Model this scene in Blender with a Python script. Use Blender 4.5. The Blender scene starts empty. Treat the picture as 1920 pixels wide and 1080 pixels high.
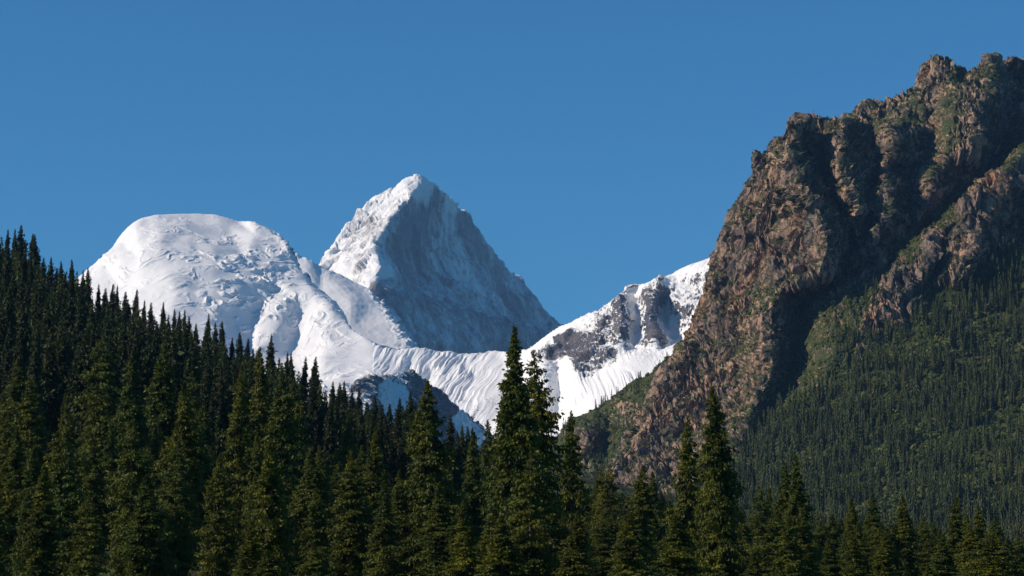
import bpy, math, time, numpy as np
T0 = time.time()
from mathutils import Vector
from mathutils.geometry import delaunay_2d_cdt

# ------------------------------------------------------------------ camera, sky, sun, exposure
FPX = 85.0 / 36.0 * 1920.0            # focal length in photograph pixels
PITCH = math.atan(580.0 / FPX)
SUN_EL, SUN_AZ = math.radians(31), math.radians(-101)   # azimuth from +Y, clockwise
sc = bpy.context.scene
col = sc.collection
cam_d = bpy.data.cameras.new("camera"); cam = bpy.data.objects.new("camera", cam_d); col.objects.link(cam)
cam_d.lens = 85; cam_d.sensor_width = 36; cam_d.clip_start = 1; cam_d.clip_end = 60000
cam.location = (0, 0, 0); cam.rotation_euler = (math.pi / 2 + PITCH, 0, 0)
sc.camera = cam
w = bpy.data.worlds.new("World"); sc.world = w; w.use_nodes = True
nt = w.node_tree; nt.nodes.clear()
sky = nt.nodes.new("ShaderNodeTexSky"); sky.sky_type = 'NISHITA'; sky.sun_disc = False
sky.sun_elevation = SUN_EL; sky.sun_rotation = SUN_AZ
sky.altitude = 2500; sky.air_density = 1.0; sky.dust_density = 0.0; sky.ozone_density = 6.0
bg = nt.nodes.new("ShaderNodeBackground"); bg.inputs[1].default_value = 0.08
wo = nt.nodes.new("ShaderNodeOutputWorld")
tint = nt.nodes.new("ShaderNodeMix"); tint.data_type = 'RGBA'; tint.blend_type = 'MULTIPLY'; tint.inputs[0].default_value = 1; tint.inputs[7].default_value = (0.375, 0.98, 1.09, 1)
nt.links.new(sky.outputs[0], tint.inputs[6]); nt.links.new(tint.outputs[2], bg.inputs[0]); nt.links.new(bg.outputs[0], wo.inputs[0])
sd = bpy.data.lights.new("sun", 'SUN'); sun = bpy.data.objects.new("sun", sd); col.objects.link(sun)
sd.energy = 4.35; sd.angle = math.radians(0.5); sd.color = (1.0, 0.88, 0.75)
SUNV = Vector((math.sin(SUN_AZ) * math.cos(SUN_EL), math.cos(SUN_AZ) * math.cos(SUN_EL), math.sin(SUN_EL)))
sun.rotation_euler = SUNV.to_track_quat('Z', 'Y').to_euler()
sun.location = SUNV * 500
sc.view_settings.view_transform = 'Standard'; sc.view_settings.look = 'None'
sc.view_settings.exposure = 0.25; sc.view_settings.gamma = 1
sc.cycles.max_bounces = 5; sc.cycles.diffuse_bounces = 2; sc.cycles.volume_bounces = 0
sc.cycles.transparent_max_bounces = 4; sc.cycles.use_denoising = True
sc.render.threads_mode = 'AUTO'
HAZE_DENSITY = 2.0e-5

# ------------------------------------------------------------------ helpers
CP, SP = math.cos(PITCH), math.sin(PITCH)
def at(px, py, D):
    """world point seen at photograph pixel (px, py) at ground distance D"""
    px, py, D = np.asarray(px, float), np.asarray(py, float), np.asarray(D, float)
    u, v = (px - 960) / FPX, (540 - py) / FPX
    dy = CP - v * SP; dz = SP + v * CP
    return np.stack([u / dy * D, D + 0 * u, dz / dy * D], -1)
def project(P):
    P = np.asarray(P, float)
    f = P[..., 1] * CP + P[..., 2] * SP; u = -P[..., 1] * SP + P[..., 2] * CP
    return 960 + P[..., 0] / f * FPX, 540 - u / f * FPX

_G = np.array([(1,1,0),(-1,1,0),(1,-1,0),(-1,-1,0),(1,0,1),(-1,0,1),(1,0,-1),(-1,0,-1),(0,1,1),(0,-1,1),(0,1,-1),(0,-1,-1),(1,1,0),(-1,1,0),(0,-1,1),(0,-1,-1)], np.float32)
def vnoise(P, seed=0):
    """gradient noise, about -1..1"""
    P = np.asarray(P, np.float64); i = np.floor(P); f = (P - i).astype(np.float32); i = i.astype(np.int64).astype(np.uint32)
    w_ = f * f * f * (f * (f * 6 - 15) + 10); r = 0
    hx = [(i[:, 0] + np.uint32(d)) * np.uint32(374761393) for d in (0, 1)]
    hy = [(i[:, 1] + np.uint32(d)) * np.uint32(668265263) for d in (0, 1)]
    hz_ = [(i[:, 2] + np.uint32(d)) * np.uint32(2246822519) + np.uint32((seed * 1274126177) & 0xFFFFFFFF) for d in (0, 1)]
    for dx in (0, 1):
        wx = w_[:, 0] if dx else 1 - w_[:, 0]; gx = f[:, 0] - dx
        for dy in (0, 1):
            wy = w_[:, 1] if dy else 1 - w_[:, 1]; gy = f[:, 1] - dy; hxy = hx[dx] ^ hy[dy]
            for dz in (0, 1):
                wz = w_[:, 2] if dz else 1 - w_[:, 2]
                h = hxy ^ hz_[dz]; h = (h ^ (h >> np.uint32(15))) * np.uint32(2654435761); h = (h ^ (h >> np.uint32(13))) * np.uint32(1274126177); g = _G[(h >> np.uint32(28)).astype(np.intp)]
                r = r + wx * wy * wz * (g[:, 0] * gx + g[:, 1] * gy + g[:, 2] * (f[:, 2] - dz))
    return r * 1.5
_RZ = np.array([[.8, .6, 0], [-.6, .8, 0], [0, 0, 1]])
_ROT = np.array([[0.00, 0.80, 0.60], [-0.80, 0.36, -0.48], [-0.60, -0.48, 0.64]])
def fbm(P, octv=5, seed=0, gain=0.5, ridged=False, keep=False):
    r = 0; a = 1.0; tot = 0; P = np.array(P, float)
    for o in range(octv):
        n = vnoise(P + 17.3 * o, seed + o)
        if ridged: n = 1 - 2 * np.abs(n) ** 0.8
        r = r + a * n; tot += a; a *= gain
        P = P @ _ROT.T * 2.03 if not keep else P @ _RZ.T * np.array([2.03, 2.03, 1.8])
    return r / tot

def facets(P, seed=0):
    """angular blocks: every cell of a scattered lattice gets its own tilted plane"""
    P = np.asarray(P, float); i = np.floor(P).astype(np.int64); f = P - i; best = np.full(len(P), 9e9); val = np.zeros(len(P))
    for dx in (-1, 0, 1):
        for dy in (-1, 0, 1):
            for dz in (-1, 0, 1):
                c = (i + np.array([dx, dy, dz])).astype(np.uint32)
                h = c[:, 0] * np.uint32(374761393) ^ c[:, 1] * np.uint32(668265263) ^ c[:, 2] * np.uint32(2246822519) + np.uint32(seed * 7919)
                h = (h ^ (h >> np.uint32(15))) * np.uint32(2654435761); h = (h ^ (h >> np.uint32(13))) * np.uint32(1274126177); h ^= h >> np.uint32(16)
                a_ = (h & np.uint32(255)) / 255.0; b_ = ((h >> np.uint32(8)) & np.uint32(255)) / 255.0; c_ = ((h >> np.uint32(16)) & np.uint32(255)) / 255.0; e_ = ((h >> np.uint32(24)) & np.uint32(255)) / 255.0
                q0 = f[:, 0] - dx - a_; q1 = f[:, 1] - dy - b_; q2 = f[:, 2] - dz - c_
                d = q0 * q0 + q1 * q1 + q2 * q2; m = d < best; best[m] = d[m]
                v = (e_ * 2 - 1) * .6 + ((b_ - .5) * q0 + (c_ - .5) * q1 + (a_ - .5) * q2) * 2.4
                val[m] = v[m]
    return val

def build_mesh(name, V, F, mat, attrs=None, smooth=True, parent=None, mat2=None, link=True):
    V = np.asarray(V, np.float32); F = np.asarray(F, np.int32)
    k = F.shape[1]
    me = bpy.data.meshes.new(name)
    me.vertices.add(len(V)); me.vertices.foreach_set("co", V.ravel())
    me.loops.add(F.size); me.loops.foreach_set("vertex_index", F.ravel())
    me.polygons.add(len(F)); me.polygons.foreach_set("loop_start", np.arange(0, F.size, k, dtype=np.int32))
    me.polygons.foreach_set("use_smooth", np.full(len(F), smooth))
    me.update(calc_edges=True)
    if attrs:
        for n, a in attrs.items():
            at_ = me.attributes.new(n, 'FLOAT', 'POINT'); at_.data.foreach_set("value", np.asarray(a, np.float32))
    if mat: me.materials.append(mat)
    if not link: return me
    o = bpy.data.objects.new(name, me); col.objects.link(o)
    if parent: o.parent = parent
    return o
def tag(o, label, cat=None, group=None, kind=None):
    o['label'] = label
    if cat: o['category'] = cat
    if group: o['group'] = group
    if kind: o['kind'] = kind
    return o

# --- terrain cages: control lines (px, py, distance[, rock]) triangulated, refined, displaced
def cage(skyline, bottom, lines, back=800, drop=900, defrock=0.0):
    outline = [tuple(p) for p in skyline] + [tuple(p) for p in bottom]
    pts, edges = [], []
    def add(p):
        p = tuple(p) + ((defrock,) if len(p) == 3 else ())
        pts.append(p); return len(pts) - 1
    oi = [add(p) for p in outline]
    edges += [(oi[k], oi[(k + 1) % len(oi)]) for k in range(len(oi))]
    for L in lines:
        li = [add(p) for p in L]
        edges += [(li[k], li[k + 1]) for k in range(len(li) - 1)]
    P = np.array(pts, float)
    vo, eo, fo, ov, _, _ = delaunay_2d_cdt([Vector((p[0], p[1])) for p in pts], edges, [], 0, 1e-3)
    D = np.zeros(len(vo)); R = np.zeros(len(vo))
    for k, src in enumerate(ov):
        if src: D[k] = P[src[0], 2]; R[k] = P[src[0], 3]
        else:   # crossing of two lines: blend of the nearest control points
            d = (P[:, 0] - vo[k].x) ** 2 + (P[:, 1] - vo[k].y) ** 2 + 1e-3
            j = np.argsort(d)[:4]; ww = 1 / d[j]; D[k] = (P[j, 2] * ww).sum() / ww.sum(); R[k] = (P[j, 3] * ww).sum() / ww.sum()
    XY = np.array([[v.x, v.y] for v in vo])
    poly = np.array([[p[0], p[1]] for p in outline])
    def inside(c):
        x, y = c; r = False; n = len(poly); j = n - 1
        for i in range(n):
            if (poly[i, 1] > y) != (poly[j, 1] > y) and x < (poly[j, 0] - poly[i, 0]) * (y - poly[i, 1]) / (poly[j, 1] - poly[i, 1]) + poly[i, 0]: r = not r
            j = i
        return r
    F = [list(f) for f in fo if inside(XY[list(f)].mean(0))]
    V = at(XY[:, 0], XY[:, 1], D)
    F = np.array(F)
    n = np.cross(V[F[:, 1]] - V[F[:, 0]], V[F[:, 2]] - V[F[:, 0]])
    flip = (n * V[F[:, 0]]).sum(1) > 0
    F[flip] = F[flip][:, ::-1]
    B = np.zeros(len(V))
    # far side of the mountain
    inv = {}
    for k, src in enumerate(ov):
        for s_ in src: inv[s_] = k
    chain = [inv[oi[k]] for k in range(len(skyline))]
    S = V[chain]; n0 = len(V); m = len(chain)
    b1 = S + np.array([0, back * .35, -drop * .3]); b2 = S * 1.0; b2[:, 1] += back; b2[:, 2] = np.minimum(S[:, 2] - drop, S[:, 2] * 0.2)
    V = np.concatenate([V, b1, b2]); R = np.concatenate([R, R[chain], R[chain]]); B = np.concatenate([B, np.ones(m) * .6, np.ones(m)])
    G = []
    for k in range(m - 1):
        a, b = chain[k], chain[k + 1]; c, d = n0 + k, n0 + k + 1; e, f = c + m, d + m
        G += [(a, b, d), (a, d, c), (c, d, f), (c, f, e)]
    G = np.array(G); nn = np.cross(V[G[:, 1]] - V[G[:, 0]], V[G[:, 2]] - V[G[:, 0]])
    fl = nn[:, 2] < 0; G[fl] = G[fl][:, ::-1]
    return V, np.concatenate([F, G]), R, B
HIDE = 1095
def refine(V, F, R, B, thr, iters=14):
    for it in range(iters):
        E = np.sort(np.concatenate([F[:, [0, 1]], F[:, [1, 2]], F[:, [2, 0]]]), 1)
        key = E[:, 0].astype(np.int64) * len(V) + E[:, 1]
        uk, idx, invx = np.unique(key, return_index=True, return_inverse=True)
        U = E[idx]
        a, b = V[U[:, 0]], V[U[:, 1]]
        mm_ = (a + b) / 2; wl = np.linalg.norm(a - b, axis=1) * FPX / mm_[:, 1]
        xa, ya = project(a); xb, yb = project(b); xm, ym = (xa + xb) / 2, (ya + yb) / 2
        ln = np.sqrt((xa - xb) ** 2 + (ya - yb) ** 2 + (wl * .3) ** 2)
        ln = np.where((ym > HIDE + 15) | (xm < -15) | (xm > 1945), ln / 5, ln)
        bk = (B[U[:, 0]] + B[U[:, 1]]) / 2
        fl = ln > thr * (1 + 8 * bk)
        if not fl.any(): break
        mid = np.full(len(U), -1); mid[fl] = len(V) + np.arange(fl.sum())
        V = np.concatenate([V, (a[fl] + b[fl]) / 2])
        R = np.concatenate([R, (R[U[fl, 0]] + R[U[fl, 1]]) / 2]); B = np.concatenate([B, bk[fl]])
        M = mid[invx.ravel()].reshape(3, -1).T
        c = (M >= 0).sum(1); out = [F[c == 0]]
        f, m = F[c == 3], M[c == 3]
        out += [np.stack([f[:, 0], m[:, 0], m[:, 2]], 1), np.stack([m[:, 0], f[:, 1], m[:, 1]], 1), np.stack([m[:, 2], m[:, 1], f[:, 2]], 1), m]
        f, m = F[c == 1], M[c == 1]; r = (m >= 0).argmax(1); k = np.arange(len(f))
        g = [f[k, (r + i) % 3] for i in range(3)]; mm = m[k, r]
        out += [np.stack([g[0], mm, g[2]], 1), np.stack([mm, g[1], g[2]], 1)]
        f, m = F[c == 2], M[c == 2]; r = ((m < 0).argmax(1) + 1) % 3; k = np.arange(len(f))
        g = [f[k, (r + i) % 3] for i in range(3)]; m0 = m[k, r]; m1 = m[k, (r + 1) % 3]
        out += [np.stack([m0, g[1], m1], 1), np.stack([g[0], m0, m1], 1), np.stack([g[0], m1, g[2]], 1)]
        F = np.concatenate(out)
    return V, F, R, B
def relax(V, F, n, lam=0.5):
    E = np.unique(np.sort(np.concatenate([F[:, [0, 1]], F[:, [1, 2]], F[:, [2, 0]]]), 1), axis=0)
    cnt = np.bincount(E.ravel(), minlength=len(V)).astype(float)[:, None]
    for _ in range(n):
        i_ = np.concatenate([E[:, 0], E[:, 1]]); j_ = np.concatenate([E[:, 1], E[:, 0]])
        S = np.stack([np.bincount(i_, V[j_, k], len(V)) for k in range(3)], 1)
        V = V + lam * (S / np.maximum(cnt, 1) - V)
    return V
def normals(V, F):
    n = np.cross(V[F[:, 1]] - V[F[:, 0]], V[F[:, 2]] - V[F[:, 0]])
    i_ = F.T.ravel(); N = np.stack([np.bincount(i_, np.tile(n[:, k], 3), len(V)) for k in range(3)], 1)
    return N / np.maximum(np.linalg.norm(N, axis=1), 1e-9)[:, None]
def terrain(name, cg, mat, disp, coarse=14, fine=2.2, sm=2, label='', smooth=True, hide=1095):
    global HIDE
    HIDE = hide
    V, F, R, B = refine(*cg, coarse)
    V = relax(V, F, sm)
    V, F, R, B = refine(V, F, R, B, fine)
    V = relax(V, F, 2)
    N = normals(V, F)
    V = V + disp(V, N, R, B)
    o = build_mesh(name, V, F, mat, {'rock': R}, smooth)
    tag(o, label, kind='structure'); print('T', name, len(V), round(time.time() - T0, 1), flush=True)
    return o, V, F, R

# --- node helper
class NT:
    def __init__(s, name):
        s.m = bpy.data.materials.new(name); s.m.use_nodes = True; s.t = s.m.node_tree; s.n = s.t.nodes
        s.b = s.n["Principled BSDF"]; s.b.inputs['Roughness'].default_value = 0.85
        s.b.inputs['Specular IOR Level'].default_value = 0.15
        s.g = s.n.new("ShaderNodeNewGeometry"); s.pos = s.g.outputs['Position']
    def lk(s, a, b): s.t.links.new(a, b)
    def set(s, sock, v):
        if hasattr(v, 'is_output') or isinstance(v, bpy.types.NodeSocket): s.lk(v, sock)
        else: sock.default_value = v
    def math(s, op, a, b=0.0, clamp=False):
        n = s.n.new("ShaderNodeMath"); n.operation = op; n.use_clamp = clamp; s.set(n.inputs[0], a); s.set(n.inputs[1], b); return n.outputs[0]
    def noise(s, scale, detail=6, rough=0.6, vec=None, st=(1, 1, 1), rot=(0, 0, 0)):
        mp = s.n.new("ShaderNodeMapping"); mp.vector_type = 'POINT'; mp.inputs['Scale'].default_value = [scale * k for k in st]; mp.inputs['Rotation'].default_value = rot
        s.lk(vec or s.pos, mp.inputs[0])
        n = s.n.new("ShaderNodeTexNoise"); n.inputs['Scale'].default_value = 1; n.inputs['Detail'].default_value = detail; n.inputs['Roughness'].default_value = rough
        s.lk(mp.outputs[0], n.inputs['Vector']); return n.outputs[0]
    def ramp(s, f, lo, hi):
        n = s.n.new("ShaderNodeMapRange"); n.interpolation_type = 'SMOOTHSTEP'; s.set(n.inputs[0], f); n.inputs[1].default_value = lo; n.inputs[2].default_value = hi; return n.outputs[0]
    def mix(s, f, a, b):
        n = s.n.new("ShaderNodeMix"); n.data_type = 'RGBA'; s.set(n.inputs[0], f)
        for i, v in ((6, a), (7, b)): s.set(n.inputs[i], v if not isinstance(v, tuple) else v + (1,))
        return n.outputs[2]
    def attr(s, name):
        n = s.n.new("ShaderNodeAttribute"); n.attribute_name = name; return n.outputs['Fac']
    def nz(s):
        n = s.n.new("ShaderNodeSeparateXYZ"); s.lk(s.g.outputs['Normal'], n.inputs[0]); return n.outputs[2]
    def bump(s, h, dist, strength=1.0):
        n = s.n.new("ShaderNodeBump"); n.inputs['Strength'].default_value = strength; n.inputs['Distance'].default_value = dist; s.lk(h, n.inputs['Height']); s.lk(n.outputs[0], s.b.inputs['Normal'])
    def color(s, c): s.set(s.b.inputs['Base Color'], c if not isinstance(c, tuple) else c + (1,))

# ------------------------------------------------------------------ materials
def snow_rock(name, rockA, rockB, scale, thr=0.5, soft=0.12, slope=0.5, snow=(0.84, 0.825, 0.81), st=(1, 1, .35), bumpd=6.0, fine=.6):
    m = NT(name)
    n1 = m.noise(scale, 9, 0.72, st=st); n2 = m.noise(scale * 5, 6, 0.7, st=st); n3 = m.noise(scale * .3, 3)
    f = m.math('ADD', m.attr('rock'), m.math('MULTIPLY', m.math('SUBTRACT', 1.0, m.nz()), slope))
    f = m.math('ADD', f, m.math('MULTIPLY', m.math('SUBTRACT', n1, 0.5), 1.5))
    f = m.math('ADD', f, m.math('MULTIPLY', m.math('SUBTRACT', n2, 0.5), fine))
    k = m.ramp(f, thr - soft, thr + soft)
    rock = m.mix(m.ramp(n3, .35, .65), rockA, rockB)
    m.color(m.mix(k, snow, rock))
    m.bump(m.math('MULTIPLY', m.math('ADD', n1, m.math('MULTIPLY', n2, .4)), m.math('ADD', .10, m.math('MULTIPLY', k, .9))), bumpd)
    return m.m
M_peak = snow_rock('weathered peak snow and rock', (0.33, 0.27, 0.235), (0.25, 0.235, 0.235), 1 / 110, thr=0.60, soft=.36, slope=0.25, bumpd=12, fine=1.1, st=(1, .4, .3))
M_range = snow_rock('glacier snow and rock', (0.14, 0.115, 0.105), (0.075, 0.08, 0.095), 1 / 42, thr=.80, soft=.10, slope=0.45, bumpd=7, fine=1.5, st=(1, .7, .5))
M_dark = snow_rock('dark rock with snow patches', (0.07, 0.07, 0.075), (0.10, 0.09, 0.09), 1 / 110, thr=.34, soft=.12, slope=0.3, bumpd=12)

def cliff_material():
    m = NT('rust brown cliff rock and turf')
    a = m.noise(1 / 60, 8, .7, st=(1, 1, .4)); b = m.noise(1 / 9, 8, .72, st=(1, 1, .45)); c = m.noise(1 / 150, 4, .6); d = m.noise(1 / 3.2, 5, .7)
    rock = m.mix(m.ramp(a, .38, .62), (0.19, 0.15, 0.125), (0.47, 0.29, 0.19))
    rock = m.mix(m.ramp(c, .52, .72), rock, (0.50, 0.25, 0.13))
    rock = m.mix(m.ramp(b, .55, .42), rock, (0.05, 0.042, 0.038))  # crevice shade painted in: near-black where the bump noise dips
    grass = m.mix(m.ramp(m.noise(1 / 25, 6, .7), .35, .65), (0.035, 0.052, 0.018), (0.075, 0.08, 0.028))
    f = m.math('ADD', m.math('SUBTRACT', 0.5, m.attr('rock')), m.math('MULTIPLY', m.math('SUBTRACT', m.nz(), 0.50), 1.9))
    f = m.math('ADD', f, m.math('MULTIPLY', m.math('SUBTRACT', a, .5), 1.1))
    f = m.math('ADD', f, m.math('MULTIPLY', m.math('SUBTRACT', b, .5), 1.0))
    m.color(m.mix(m.ramp(f, .02, .14), rock, grass))
    m.bump(m.math('ADD', b, m.math('MULTIPLY', d, .35)), 3.5)
    return m.m
M_cliff = cliff_material()

def ground_material():
    m = NT('meadow grass and forest litter')
    a = m.noise(1 / 14, 6, .65); b = m.noise(1.2, 5, .7)
    m.color(m.mix(m.ramp(a, .62, .48), m.mix(b, (0.05, 0.085, 0.02), (0.12, 0.16, 0.04)), m.mix(b, (0.022, 0.024, 0.010), (0.045, 0.040, 0.022))))
    m.bump(b, .3)
    return m.m
M_ground = ground_material()

def foliage(name, a, b, c, scale, per_obj=True):
    m = NT(name)
    n = m.noise(scale, 4, .65)
    base = m.mix(m.ramp(n, .36, .64), a, b)
    if per_obj:
        oi = m.n.new("ShaderNodeObjectInfo"); r = oi.outputs['Random']
    else: r = m.attr('tone')
    base = m.mix(m.math('MULTIPLY', r, .75), base, c)
    m.color(base); m.b.inputs['Roughness'].default_value = .6
    tr = m.n.new("ShaderNodeBsdfTranslucent"); m.lk(base, tr.inputs[0])
    mx = m.n.new("ShaderNodeMixShader"); mx.inputs[0].default_value = .22
    out = m.n["Material Output"]; m.lk(m.b.outputs[0], mx.inputs[1]); m.lk(tr.outputs[0], mx.inputs[2]); m.lk(mx.outputs[0], out.inputs[0])
    return m.m
M_needles = foliage('spruce needles', (0.040, 0.052, 0.010), (0.165, 0.162, 0.016), (0.060, 0.090, 0.018), 1 / 2.2)  # bright copy for near trees, sunlit yellow put into its colour
M_mid = foliage('spruce needles with painted shade', (0.018, 0.027, 0.011), (0.055, 0.062, 0.018), (0.030, 0.046, 0.018), 1 / 3.0)  # darkened copy for the hill trees, their shade put into the colour
M_far = foliage('distant spruce needles', (0.028, 0.042, 0.014), (0.055, 0.072, 0.018), (0.120, 0.135, 0.028), 1 / 6.0, False)
M_shrub = foliage('broadleaf shrub leaves', (0.045, 0.066, 0.018), (0.095, 0.12, 0.028), (0.15, 0.17, 0.036), 1 / 5.0, False)
mb = NT('grey brown spruce bark'); mb.color(mb.mix(mb.noise(3, 5, .7, st=(1, 1, .2)), (0.09, 0.07, 0.055), (0.20, 0.17, 0.14))); mb.bump(mb.noise(6, 4, st=(1, 1, .3)), .03); M_bark = mb.m

# ------------------------------------------------------------------ far pyramid peak
sky_l = [(560, 640, 13300), (580, 540, 13450), (602, 490, 13600), (613, 476, 13650), (623, 451, 13700), (641, 423, 13800), (662, 402, 13880), (683, 377, 13940), (694, 372, 13960), (718, 360, 14000), (743, 344, 14040), (757, 328, 14060, -.9), (771, 323, 14050, -.9), (785, 325, 14040, -.9),
         (803, 333, 14060, -.7), (827, 351, 14120, -.6), (850, 372, 14180, -.5), (870, 391, 14220), (887, 409, 14240), (898, 430, 14230), (915, 451, 14230), (936, 483, 14200), (964, 511, 14200), (982, 525, 14200), (996, 539, 14210), (1010, 557, 14200), (1016, 571, 14180), (1031, 588, 14150), (1047, 603, 14100), (1090, 640, 14000)]
bot = [(1090, 760, 13300, .6), (1000, 780, 12900, .6), (850, 780, 12400, .6), (700, 780, 12000, .6), (560, 780, 11700, .6)]  # high rock weight paints the shaded foot darker
rr = .62  # rock weight raised beyond the real rock to paint the shaded face darker
lines = [
    [(785, 326, 14030, -.9), (795, 340, 13960, -.8), (785, 353, 13880, -.7), (768, 363, 13800, -.2), (764, 381, 13720), (743, 398, 13600), (729, 413, 13520), (715, 437, 13400), (704, 455, 13310), (701, 469, 13250), (688, 487, 13160), (678, 505, 13080), (673, 523, 13000), (660, 560, 12850)],
    [(690, 486, 13120, -.6), (717, 497, 12850, -.8), (706, 515, 12800, -.8), (690, 532, 12790, -.6), (680, 560, 12650)],
    [(722, 492, 13200, .3), (740, 520, 13000, .3)],
    [(745, 345, 13980, -.8), (735, 375, 13850, -.3), (700, 420, 13680, .35), (665, 460, 13560, .25), (640, 500, 13400, -.4)],
    [(720, 372, 13960, -.3), (690, 405, 13830, .35), (650, 445, 13720, .3), (622, 490, 13560, -.1)],
    # shaded face: couloir and ribs
    [(815, 355, 14040, rr), (800, 400, 13900, rr), (790, 450, 13720, rr), (785, 510, 13500, rr), (780, 545, 13320, rr)],
    [(836, 402, 14050, .1), (846, 432, 14000, .2), (860, 470, 13880, .15), (880, 520, 13750, .2), (905, 570, 13560, .2)],
    [(858, 412, 14090, rr), (880, 450, 14010, rr), (910, 500, 13920, rr), (945, 560, 13780, rr), (980, 600, 13650, rr)],
    [(760, 440, 13600, rr), (740, 490, 13380, rr), (745, 535, 13120, rr)],
    # lower secondary ridge, its shade deepened in the colour by extra rock weight
    [(701, 532, 12720, .45), (735, 546, 12850, .45), (778, 562, 13000, .45), (841, 564, 13200, .45), (880, 580, 13300, .45), (912, 594, 13400, .45), (947, 601, 13500, .45), (1000, 612, 13700, .45), (1047, 625, 13900, .45)],
    [(701, 538, 12600, .65), (735, 551, 12650, .65), (778, 568, 12700, .65), (841, 570, 12900, .65), (880, 586, 13000, .65), (912, 600, 13050, .65), (947, 607, 13150, .65), (1000, 618, 13350, .65), (1047, 631, 13550, .65)],
    [(780, 600, 12500, .4), (790, 640, 12350, .4)], [(850, 620, 12650, .4), (870, 650, 12550, .4)], [(730, 600, 12350, .4), (740, 650, 12200, .4)],
]
def d_peak(V, N, R, B):
    a = fbm(V * np.array([1, .5, .5]) / 230, 6, 3, ridged=True, gain=.6)
    b = facets(V * np.array([1, 1, .5]) / 150, 4) * 2 + facets(V * np.array([1, 1, .5]) / 60, 5) * 1.2
    s = np.where(R < -.3, .25, 1.0)
    return N * ((a * 19 + b * 10) * s)[:, None]
AR = np.array([(325, 800), (353, 785), (363, 768), (398, 743), (413, 729), (437, 715), (469, 701), (523, 690), (560, 700), (700, 690)], float)
def push(L): return [(p[0], p[1], p[2] + 4.6 * max(0, p[0] - np.interp(p[1], AR[:, 0], AR[:, 1]))) + tuple(p[3:]) for p in L]
sky_l = push(sky_l); lines = [push(L) for L in lines]; bot = push(bot)
terrain('mountain_peak', cage(sky_l, bot, lines, back=2500, drop=1800, defrock=.35), M_peak, d_peak, coarse=14, fine=1.8, sm=2,
        label='tall pointed pyramid peak behind the saddle, its left face sunlit and right face in blue shade')

# ------------------------------------------------------------------ snow shoulder behind the dome
terrain('snow_slope', cage(
    [(440, 440, 11700), (500, 424, 11650), (527, 434, 11600), (547, 453, 11580), (567, 471, 11560), (587, 483, 11560), (602, 491, 11580), (635, 507, 11580), (665, 521, 11580), (694, 534, 11520, .2), (711, 553, 11450, .5), (729, 578, 11350, .55), (750, 606, 11250, .55), (771, 634, 11150, .5), (795, 665, 11040, .4)],
    [(795, 760, 10700), (700, 760, 10600), (560, 700, 10800), (440, 600, 11200)],
    [[(600, 560, 11320, -.3), (660, 620, 11100, -.3), (700, 660, 10980, -.3)], [(680, 540, 11480, -.2), (700, 575, 11340, -.2), (725, 610, 11200, -.1), (745, 640, 11100, 0)],
     [(620, 520, 11460, -.3), (660, 560, 11300, -.3)]], back=900, drop=1100, defrock=-.35),
    M_range, lambda V, N, R, B: N * (fbm(V / 320, 5, 5) * 14 + np.clip(R + .1, 0, 1) * fbm(V / 45, 5, 6, ridged=True) * 34)[:, None], coarse=16, fine=2, sm=3,
    label='smooth snow shoulder sloping down in half shade between the rounded dome and the pyramid peak')

# ------------------------------------------------------------------ snow range: dome, saddle and rocky ridge
q = -.55
sky_l = [(20, 640, 10100), (80, 565, 10150), (130, 525, 10220), (166, 503, 10300), (187, 487, 10330), (200, 473, 10360), (217, 453, 10400), (230, 433, 10430), (247, 417, 10460), (263, 403, 10480), (293, 395, 10520), (340, 394, 10600), (393, 398, 10640), (433, 405, 10650), (450, 409, 10610),
         (467, 408, 10500), (483, 412, 10440), (500, 423, 10380, .1), (527, 446, 10250, .5), (547, 467, 10150, .5), (560, 486, 10080, .5), (574, 505, 10000, .5), (585, 521, 9950, .5), (599, 537, 9900, .3), (620, 554, 9760, .0), (637, 579, 9620, .1), (662, 610, 9430), (687, 628, 9330), (715, 648, 9240), (746, 655, 9220), (757, 652, 9220), (771, 650, 9220), (806, 651, 9260), (827, 656, 9270), (862, 660, 9300), (898, 660, 9300), (933, 653, 9280), (954, 653, 9220),
         (986, 645, 9120), (1007, 632, 9100), (1028, 618, 9080), (1050, 603, 9020), (1076, 593, 8970, .0), (1106, 579, 8900, .3), (1124, 573, 8880, .3), (1143, 558, 8850, .3), (1161, 541, 8820, .3), (1176, 530, 8830, .2), (1202, 523, 8840, .1), (1220, 516, 8810, .2), (1236, 507, 8770, .3), (1247, 508, 8800, .1), (1284, 491, 8740, -.1), (1313, 481, 8720, -.1), (1339, 472, 8700, -.1), (1420, 468, 8700, 0)]
bot = [(1420, 1130, 6800), (1036, 1130, 6900), (700, 1130, 7000), (300, 1130, 7200), (20, 1130, 7400)]
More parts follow.
